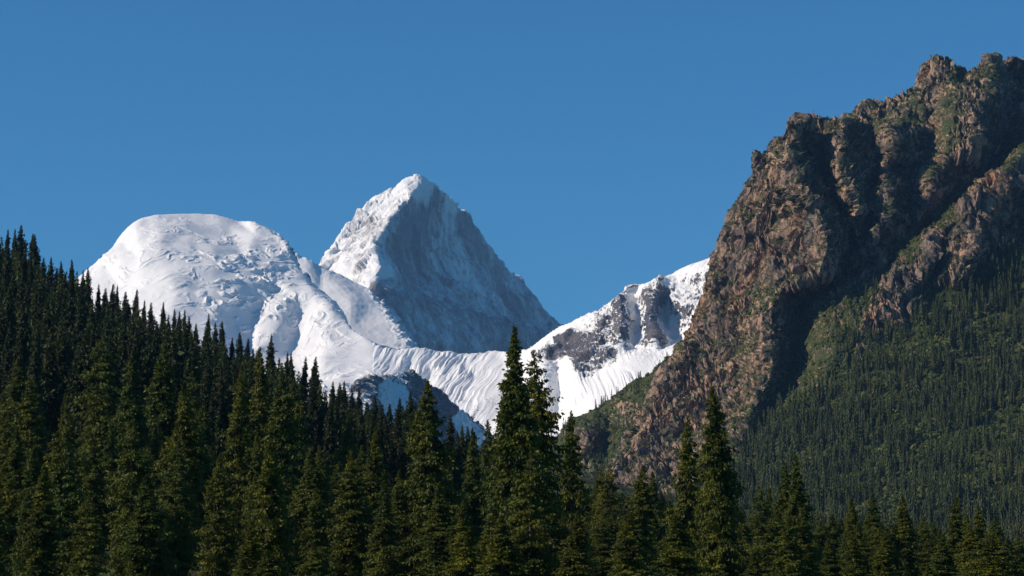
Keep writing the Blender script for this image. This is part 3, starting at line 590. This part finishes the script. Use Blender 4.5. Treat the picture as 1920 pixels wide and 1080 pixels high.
# planted by hand: (px of tip, py of tip, distance, breadth, label or None)
HAND = [
 (965, 609, 255, .92, 'tallest spruce in the centre foreground, thin spire reaching up to the blue peak face'),
 (1007, 655, 262, .95, 'ragged spruce with long drooping gappy branches just right of the tallest centre spruce'),
 (1352, 724, 275, .88, 'tall slender spruce in front of the lower brown cliff, right of a slightly shorter one'),
 (1285, 780, 290, 1.0, 'spruce standing just left of the tall slender one in front of the cliff base'),
 (803, 713, 300, 1.05, 'broad dark spruce with its tip against the small blue rock peak'),
 (1068, 770, 300, .95, 'thin tipped spruce in front of the bottom of the white snow apron'),
 (1502, 846, 300, 1.0, 'bushy spruce with a broken twin outline before the lower right forest slope'),
 (1477, 866, 322, .9, 'slim spruce pressed against the left side of the bushy spruce at right'),
 (1195, 872, 320, 1.15, 'wide olive spruce low in the centre right, left of the small grass gap'),
 (1140, 870, 400, .9, 'narrow spruce behind the wide olive one at the foot of the green hill'),
 (1127, 876, 420, .9, 'very narrow spruce at the foot of the brown outcrops of the green hill'),
 (1228, 884, 400, .9, 'dark thin spruce above the small grass gap'),
 (1420, 910, 420, .95, 'dark spruce right of the tall slender one, left of a close pair'),
 (1441, 914, 430, .95, 'dark spruce touching its left neighbour before the forest slope base'),
 (1595, 932, 380, .95, 'pointed spruce left of the middle of the lower right tree row'),
 (1637, 925, 350, 1.0, 'full spruce with olive left side in the lower right tree row'),
 (1697, 928, 350, 1.0, 'evenly tapered spruce between two gaps in the lower right tree row'),
 (1785, 930, 350, 1.0, 'evenly tapered spruce at the lower right, left of a thinner darker one'),
 (1835, 945, 400, .9, 'thin dark spruce in the lower right corner group'),
 (1732, 967, 385, .9, 'short thin spruce between the two evenly tapered ones at the lower right'),
 (1810, 962, 410, .85, 'short dark spruce squeezed into the lower right corner group'),
 (1866, 968, 380, .9, 'short spruce second from the right edge of the picture'),
 (1908, 1006, 350, .9, 'spruce nearest the lower right edge of the picture'),
 (1390, 958, 300, .85, 'slim spruce filling the gap right of the tall slender spruce'),
 (1075, 958, 230, .9, 'young pale spruce at the bottom below the snow apron'),
 (995, 846, 232, .95, 'lighter olive spruce standing in front of the ragged drooping one'),
 (1410, 1036, 240, .8, 'small spruce top at the bottom edge right of the tall slender spruce'),
 (1555, 1010, 330, .9, 'low spruce at the bottom right of the bushy spruce'),
 (1610, 978, 300, .9, 'olive spruce leaning into the lower right row from in front'),
 (1205, 968, 262, .9, 'short olive spruce at the left rim of the grass gap'),
 (922, 787, 400, .95, 'spruce left of the tallest centre spruce, tip against blue rock shade'),
 (890, 802, 335, .95, 'olive spruce two trunks left of the tallest centre spruce'),
 (875, 938, 230, .9, 'yellowish small spruce at the bottom, left of the tallest centre spruce'),
 (745, 880, 300, .9, 'mid green spruce low between two larger ones left of centre'),
 (697, 798, 330, 1.0, 'brownish green spruce left of the broad dark one'),
 (655, 845, 268, 1.1, 'dense bright olive spruce at the bottom left of centre'),
 (590, 914, 262, .85, 'narrow yellow green spruce at the bottom beside a black gap'),
 (527, 690, 330, 1.0, 'tall spruce right of a close partner under the dome, olive along its left side'),
 (497, 652, 420, 1.0, 'tall spruce left of a close partner under the dome'),
 (445, 704, 350, 1.0, 'dark tall spruce in the middle of the left forest front'),
 (350, 716, 320, 1.1, 'broad tall spruce lit olive on its left edge in the left forest'),
 (410, 854, 262, .85, 'thin bright spruce among dark gaps in the left forest front'),
 (320, 868, 250, 1.0, 'bright spruce with hanging sprays at the bottom of the left forest'),
 (250, 786, 256, 1.05, 'olive spruce with a long leader in front of the broad left trees'),
 (305, 638, 420, 1.05, 'tall spruce with a bare pale leader above the left forest front'),
 (193, 626, 400, 1.15, 'very broad tall spruce in the left forest front below the hill skyline'),
 (245, 667, 385, 1.0, 'tall spruce between the very broad one and the one with a pale leader'),
 (62, 708, 380, 1.1, 'tall broad spruce near the left edge of the picture'),
 (127, 760, 290, 1.0, 'brown tipped spruce near the lower left corner'),
 (80, 868, 232, 1.0, 'bright olive spruce in the lower left corner with spread tips'),
 (122, 806, 246, 1.2, 'most brightly lit yellow olive spruce at the lower left'),
 (20, 800, 300, 1.1, 'almost black spruce at the left edge of the picture'),
 (470, 975, 205, .9, 'dim small spruce at the bottom in the black gap of the left forest'),
 (500, 1032, 185, .75, 'little light green spruce top poking up at the bottom in a black gap'),
 (455, 1046, 178, .7, 'tiny green spruce top at the bottom left of the little light one'),
 (720, 900, 255, .9, 'young spruce between the bright olive one and the broad dark one'),
 (160, 930, 205, .9, 'yellow green young spruce at the bottom left beside the brightest one'),
 (595, 1020, 190, .7, 'little spruce top at the bottom edge in front of the narrow yellow green one'),
 (1740, 1056, 190, .6, 'pale sapling tip at the very bottom of the lower right'),
]
SKYL = [(13, 430), (28, 430), (40, 422), (60, 438), (67, 440), (82, 483), (95, 483), (107, 502), (115, 490), (135, 487), (155, 507), (165, 503), (185, 533), (197, 540), (210, 532), (218, 536), (237, 547), (253, 542), (268, 563), (285, 567), (307, 567), (327, 580), (337, 584), (345, 580), (353, 593), (368, 607), (388, 588), (405, 605), (415, 602), (435, 633), (450, 622), (463, 635), (475, 653), (483, 657), (508, 628), (537, 660), (547, 661), (567, 669), (590, 669), (625, 715), (635, 718), (643, 715), (660, 730), (670, 728), (690, 753), (703, 743), (715, 760), (730, 757), (748, 747), (767, 733), (780, 760), (845, 778), (865, 797), (880, 800), (893, 817), (905, 830)]
rng = np.random.default_rng(11)
def ray_ground(px, py, lo, hi):
    """distance where the ray through the pixel meets the ground"""
    D = np.linspace(lo, hi, 300); P = at(px, py, D); g_ = gz(P[:, 0], D)
    k = np.where(P[:, 2] < g_)[0]
    return D[k[0]] if len(k) else None
trees = []      # x, y, z0, H, breadth, hand label, kind class
for px, py, D, br, lab in HAND:
    P = at(px, py, D); z0 = float(gz(P[0], P[1])); trees.append([P[0], P[1], z0, P[2] - z0, br, lab, 0])
RX = np.array([-300, -100, 0, 70, 130, 200, 300, 400, 500, 600, 700, 800, 900, 1000]); RD = np.array([1150, 1050, 1000, 980, 960, 930, 890, 850, 800, 750, 700, 650, 600, 570])
for px, py in SKYL:
    D = np.interp(px, RX, RD) - rng.uniform(5, 60); P = at(px, py, D); z0 = float(gz(P[0], P[1])); trees.append([P[0], P[1], z0, P[2] - z0, rng.uniform(.9, 1.2), 'S', 1])
# envelope the filling trees stay under
EX = np.array([-200] + [p[0] for p in SKYL] + [960, 1000, 1130, 1230, 1400, 1600, 1750, 1920, 2200]); EY = np.array([440] + [p[1] for p in SKYL] + [860, 890, 890, 905, 935, 955, 965, 990, 990])
N_ = 30000
cx = rng.uniform(-340, 420, N_); cy = 190 + (1080 - 190) * rng.random(N_) ** .8
cz = gz(cx, cy); ch = rng.uniform(15, 29, N_) * np.where(rng.random(N_) < .2, .65, 1)
tx, ty = project(np.stack([cx, cy, cz + ch], 1))
floor_y = np.interp(tx, EX, EY) + 12 + rng.exponential(14, N_)
floor_y = np.where((tx > 880) & (cy < 420), np.maximum(floor_y, 965), floor_y)
lower = (tx > 880) & (ty < floor_y)                                # younger, shorter trees on the open right side
ch = np.where(lower, ch - (floor_y - ty) * cy / FPX, ch); ty = np.where(lower, floor_y + .5, ty)
ridgeD = np.interp(tx, RX, RD, right=700)
ok = (cy > 190) & (tx > -160) & (tx < 2080) & (ty > floor_y - 1e-3 * (tx > 880)) & (ch > 7) & (cy < ridgeD + 25)
near = cy < 420
ok &= ~near | (cy > 215) & (ty > np.interp(tx, [0, 500, 640, 900, 960, 2000], [770, 790, 850, 860, 930, 950])) & (rng.random(N_) < .7)
ok &= ~((np.abs(tx - 1236) < 20) & (cy < 520))                    # the small grassy gap
px_ = np.array([t[0] for t in trees]); py_ = np.array([t[1] for t in trees])
acc = [(t[0], t[1]) for t in trees]; cell = {}
def near_ok(x, y, d):
    i, j = int(x // 8), int(y // 8)
    for a_ in (-1, 0, 1):
        for b_ in (-1, 0, 1):
            for (u, v) in cell.get((i + a_, j + b_), ()):
                if (u - x) ** 2 + (v - y) ** 2 < d * d: return False
    return True
for x, y in acc: cell.setdefault((int(x // 8), int(y // 8)), []).append((x, y))
for k in np.where(ok)[0]:
    if near_ok(cx[k], cy[k], 9.5 if cy[k] < 440 else 6.5 if cy[k] < 520 else 5.2):
        cell.setdefault((int(cx[k] // 8), int(cy[k] // 8)), []).append((cx[k], cy[k]))
        trees.append([cx[k], cy[k], cz[k], ch[k], rng.uniform(.85, 1.2), None, 2])
# visible size of each tree: a coarse painter's buffer
T = np.array([[t[0], t[1], t[2], t[3], t[4]] for t in trees]); order = np.argsort(T[:, 1])
buf = np.zeros((540, 960), bool); vis = np.zeros(len(T))
tipx, tipy = project(T[:, :3] + np.array([0, 0, 1]) * T[:, 3:4]); bx_, by_ = project(T[:, :3])
for k in order:
    hw = T[k, 3] * .1 * T[k, 4] * FPX / T[k, 1]; y0, y1 = tipy[k] / 2, by_[k] / 2
    for y in range(max(0, int(y0)), min(540, int(y1))):
        wdt = hw / 2 * min(1, (y - y0) / (y1 - y0) / .6 + .03); a_ = max(0, int(tipx[k] / 2 - wdt)); b_ = min(960, int(tipx[k] / 2 + wdt) + 1)
        if b_ > a_: vis[k] += (~buf[y, a_:b_]).sum(); buf[y, a_:b_] = True
rank = np.argsort(-vis)
hand_n = [k for k, t in enumerate(trees) if t[6] == 0]
chosen = set(hand_n) | {k for k, t in enumerate(trees) if t[6] == 1 and vis[k] > 3}
for k in rank:
    if len(chosen) >= 300: break
    if vis[k] > 3: chosen.add(int(k))
print('TREES', len(trees), 'visible', int((vis > 3).sum()), 'chosen', len(chosen), 'smallest chosen', min(vis[list(chosen)]))

# labels from what stands where
def place_words(x, y):
    h_ = 'far left' if x < 150 else 'left' if x < 330 else 'left of centre' if x < 560 else 'centre left' if x < 760 else 'centre' if x < 1000 else 'right of centre' if x < 1250 else 'centre right' if x < 1500 else 'right' if x < 1720 else 'far right'
    return h_
def behind_words(x):
    return ('against the sky left of the dome' if x < 150 else 'against the left foot of the dome' if x < 230 else 'against the white dome' if x < 420 else 'against the shaded hollow of the dome' if x < 520 else 'against the snow below the dome' if x < 640 else 'against the dark blue rock peak' if x < 820 else 'against the shaded foot of the snow saddle')
used = {}
sk_n = {}
GROUP = 'dark spruces of the forest'
def make_tree(k):
    x, y, z, H, br, lab, cls = trees[k]
    r = np.random.default_rng(1000 + k)
    if y < 460:
        kinds = near_kinds
        kk = {0: 5, 1: 6, 2: 0, 3: 3, 4: 8}.get(k, int(r.choice([0, 1, 2, 3, 4, 5, 7, 8, 9])))
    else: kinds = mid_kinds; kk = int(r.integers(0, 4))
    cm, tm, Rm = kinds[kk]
    root = bpy.data.objects.new('spruce_tree', None); col.objects.link(root); root.empty_display_size = 1
    root.location = (x, y, z); s = H / 25.0
    wide = br * (1.0 if y > 460 else 1.1) * (max(s, .75) / s if s < .75 else 1)
    root.scale = (s * wide, s * wide, s); root.rotation_euler = (r.normal(0, .02), r.normal(0, .02), r.uniform(0, 6.28))
    for nm, me in (('crown', cm), ('trunk', tm)):
        o = bpy.data.objects.new(nm, me); col.objects.link(o); o.parent = root
    px, py = tipx[k], tipy[k]
    if lab and lab != 'S': L_ = lab
    elif lab == 'S':
        w_ = behind_words(px); sk_n.setdefault(w_, []).append((px, root)); L_ = None
    else:
        row = 'bottom' if py > 900 else 'lower' if py > 810 else 'middle' if py > 730 else 'upper' if py > 640 else 'top'
        L_ = None
        used.setdefault((place_words(px, py), row), []).append((px, root, H))
    root['category'] = 'spruce'; root['group'] = GROUP
    if L_: root['label'] = L_
for k in sorted(chosen): make_tree(k)
ORD = ['first', 'second', 'third', 'fourth', 'fifth', 'sixth', 'seventh', 'eighth', 'ninth', 'tenth', 'eleventh', 'twelfth', 'thirteenth', 'fourteenth', 'fifteenth', 'sixteenth', 'seventeenth', 'eighteenth', 'nineteenth', 'twentieth']
for w_, L in sk_n.items():
    L.sort(key=lambda t: t[0])
    for i, (p, root) in enumerate(L): root['label'] = f'skyline spruce tip {w_}, {ORD[min(i, 19)]} from the left there'
for (pw, row), L in used.items():
    L.sort(key=lambda t: t[0])
    for i, (p, root, H) in enumerate(L):
        size = 'tall' if H > 23 else 'short' if H < 16 else 'middling'
        shape = 'broad' if root.scale[0] / root.scale[2] > 1.12 else 'narrow' if root.scale[0] / root.scale[2] < .93 else 'evenly tapered'
        root['label'] = f'{size} {shape} spruce, {ORD[min(i, 19)]} from the left in the {row} rows, {pw}'

# the rest of the forest as one mass: filling trees behind, and the spruces of the right mountainside
def far_tree_template(seed):
    r = np.random.default_rng(seed); V = []; F = []
    tiers = 7; sides = 7
    for t in range(tiers):
        z0 = 1 - (t + 1.25) / (tiers + .3) * .97; z1 = 1 - t / (tiers + .3) * .97; R = .022 + .085 * ((t + 1) / tiers) ** .75
        b = len(V); V.append((0, 0, min(z1 + .03, 1)))
        for s_ in range(sides * 2):
            a_ = s_ * math.pi / sides + r.uniform(-.2, .2); q_ = R * (r.uniform(.9, 1.35) if s_ % 2 == 0 else r.uniform(.35, .6))
            V.append((math.cos(a_) * q_, math.sin(a_) * q_, z0 + (0 if s_ % 2 == 0 else .06) + r.uniform(-.02, .02)))
        for s_ in range(sides * 2): F.append((b, b + 1 + s_, b + 1 + (s_ + 1) % (sides * 2)))
    return np.array(V), np.array(F)
FT = [far_tree_template(s_) for s_ in range(6)]
fV, fF, fT = [], [], []; base_i = 0
def put(Vt, Ft, x, y, z, H, wdt, tone, r):
    global base_i
    a_ = r.random() * 6.28; c, s_ = math.cos(a_), math.sin(a_)
    W = np.stack([(Vt[:, 0] * c - Vt[:, 1] * s_) * H * wdt + x, (Vt[:, 0] * s_ + Vt[:, 1] * c) * H * wdt + y, Vt[:, 2] * H + z], 1)
    fV.append(W); fF.append(Ft + base_i); fT.append(np.full(len(W), tone)); base_i += len(W)
rest = [k for k in range(len(trees)) if k not in chosen and vis[k] > 0]
for k in rest:
    Vt, Ft = mid_data[k % 4]
    Ft3 = np.concatenate([Ft[:, [0, 1, 2]], Ft[:, [0, 2, 3]]])
    put(Vt / 25.0, Ft3, trees[k][0], trees[k][1], trees[k][2], trees[k][3], trees[k][4], rng.random() * .4, rng)
print('T trees', time.time() - T0)
# points on the cliff mountain: sample its faces
def sample_faces(V, F, R, spacing, seed, sel):
    r = np.random.default_rng(seed)
    A_, B_, C_ = V[F[:, 0]], V[F[:, 1]], V[F[:, 2]]
    n_ = np.cross(B_ - A_, C_ - A_); hor = np.abs(n_[:, 2]) / 2; nz_ = n_[:, 2] / np.maximum(np.linalg.norm(n_, axis=1), 1e-9)
    cnt = hor / spacing ** 2; k = np.floor(cnt + r.random(len(F))).astype(int); idx = np.repeat(np.arange(len(F)), k)
    u = r.random(len(idx)); v = r.random(len(idx)); f = u + v > 1; u[f] = 1 - u[f]; v[f] = 1 - v[f]
    P = A_[idx] + (B_ - A_)[idx] * u[:, None] + (C_ - A_)[idx] * v[:, None]
    px, py = project(P)
    m_ = sel(px, py, R[F[idx, 0]], nz_[idx], P)
    return P[m_]
# upper edge of the closed forest in the picture
FX = np.array([1100, 1180, 1300, 1400, 1440, 1500, 1560, 1600, 1640, 1700, 1760, 1830, 1880, 1920, 2000]); FY = np.array([960, 950, 930, 850, 790, 745, 735, 690, 640, 600, 575, 540, 490, 450, 380])
mix_n = lambda P, s_, sd_: vnoise(np.stack([P[:, 0] / s_, P[:, 2] / s_, P[:, 1] / s_], 1), sd_)
pts = sample_faces(CV, CF, CR, 6.3, 5, lambda px, py, R, nz_, P: (px > 1100) & (px < 2000) & (py < 1125) & (py > 200) & (P[:, 1] < 3300) & (R < .42) & (
    ((py > np.interp(px, FX, FY)) & (mix_n(P, 46, 71) + .6 * mix_n(P, 15, 78) > -.08)) | ((py > np.interp(px, FX, FY) - 110) & (px > 1560) & (mix_n(P, 30, 72) > .30))))
r2 = np.random.default_rng(6)
for P in pts:
    Vt, Ft = FT[int(r2.integers(0, 6))]; mx = mix_n(P[None], 46, 71)[0]
    H = r2.uniform(12, 25) * (1 if r2.random() > .3 else .6) * (1.25 if mx > .1 else 1)
    put(Vt, Ft, P[0], P[1], P[2] - .8, H, r2.uniform(.75, 1.35), r2.random() ** 1.5 * (.45 if mx > .1 else 1), r2)
GVt, GFt, GRt = gh[1], gh[2], gh[3]
pts2 = sample_faces(GVt, GFt, GRt, 10, 8, lambda px, py, R, nz_, P: (px > 980) & (px < 1300) & (P[:, 1] < 3330) & (R < .5) & (mix_n(P, 40, 74) > -.1 + .2 * (py < 860)))
for P in pts2:
    Vt, Ft = FT[int(r2.integers(0, 6))]; put(Vt, Ft, P[0], P[1], P[2] - .8, r2.uniform(7, 15), r2.uniform(.9, 1.4), r2.random(), r2)
tag(build_mesh('spruce_forest', np.concatenate(fV), np.concatenate(fF), M_far, {'tone': np.concatenate(fT)}, smooth=False),
    'mass of small spruces covering the lower slope of the right mountain and the depths of the wood', 'forest', kind='stuff')
print('far trees', len(pts), len(pts2), 'rest', len(rest))
# broadleaf thickets: rounded shrubs of many small leaf faces
def shrub_template(seed, n_=46):
    r = np.random.default_rng(seed); d = r.normal(0, 1, (n_, 3)); d[:, 2] = np.abs(d[:, 2]) * .9; d /= np.linalg.norm(d, axis=1)[:, None]
    P = d * r.uniform(.55, 1.0, n_)[:, None] * np.array([1, 1, .95]); e1 = np.cross(d, r.normal(0, 1, (n_, 3))); e1 /= np.linalg.norm(e1, axis=1)[:, None]; e2 = np.cross(d + r.normal(0, .35, (n_, 3)), e1)
    s_ = r.uniform(.16, .34, n_)[:, None]
    V = np.stack([P - e1 * s_, P + e2 * s_, P + e1 * s_, P - e2 * s_], 1).reshape(-1, 3); F = np.arange(len(V)).reshape(-1, 4)
    return V, np.concatenate([F[:, [0, 1, 2]], F[:, [0, 2, 3]]])
ST = [shrub_template(s_) for s_ in range(5)]
fV, fF, fT = [], [], []; base_i = 0
pts = sample_faces(CV, CF, CR, 5.6, 15, lambda px, py, R, nz_, P: (px > 1100) & (px < 2000) & (py < 1100) & (P[:, 1] < 3400) & (((R > .3) & (nz_ > .55) & (mix_n(P, 20, 79) > .02) & (py > 150)) | (R < .36)) & (
    ((py > np.interp(px, FX, FY) - 12) & (mix_n(P, 46, 71) < .15) & (mix_n(P, 14, 75) > -.35)) | ((py <= np.interp(px, FX, FY)) & ((R > .3) | (R < .2) & (py > 260)) & (mix_n(P, 16, 76) > -.25))))
for P in pts:
    px, py = project(P); Vt, Ft = ST[int(r2.integers(0, 5))]
    H = r2.uniform(2.2, 5) if py > np.interp(px, FX, FY) else r2.uniform(1.6, 3.4)
    put(Vt, Ft, P[0], P[1], P[2] - H * .2, H, 1.0, r2.random() ** 1.3 * (1 if py > np.interp(px, FX, FY) else .5), r2)
pts3 = sample_faces(GVt, GFt, GRt, 7, 18, lambda px, py, R, nz_, P: (px > 960) & (px < 1320) & (P[:, 1] < 3330) & (R < .55) & (mix_n(P, 18, 77) > -.3))
for P in pts3:
    Vt, Ft = ST[int(r2.integers(0, 5))]; put(Vt, Ft, P[0], P[1], P[2] - .6, r2.uniform(1.6, 4), 1.0, r2.random() * .5, r2)
tag(build_mesh('shrub_thicket', np.concatenate(fV), np.concatenate(fF), M_shrub, {'tone': np.concatenate(fT)}, smooth=False),
    'light green broadleaf thickets between the spruces and along the ramps of the cliff', 'shrubs', kind='stuff')
print('shrubs', len(pts), len(pts3))

# ------------------------------------------------------------------ air between here and the far mountains
hz = np.array([(x, y, z) for z in (-120, 3100) for y in (-3000, 26000) for x in (-17000, 17000)], float)
o = build_mesh('haze', hz, np.array([(0, 2, 3, 1), (4, 5, 7, 6), (0, 1, 5, 4), (2, 6, 7, 3), (0, 4, 6, 2), (1, 3, 7, 5)]), None, smooth=False)
hm = bpy.data.materials.new('thin blue air'); hm.use_nodes = True; hn = hm.node_tree.nodes; hn.clear()
pv = hn.new("ShaderNodeVolumePrincipled"); pv.inputs['Density'].default_value = HAZE_DENSITY; pv.inputs['Color'].default_value = (0.24, 0.46, 0.85, 1); pv.inputs['Anisotropy'].default_value = 0.0
ho = hn.new("ShaderNodeOutputMaterial"); hm.node_tree.links.new(pv.outputs[0], ho.inputs['Volume'])
o.data.materials.append(hm); tag(o, 'thin bluish air filling the valley out to the far peaks', 'haze', kind='stuff')
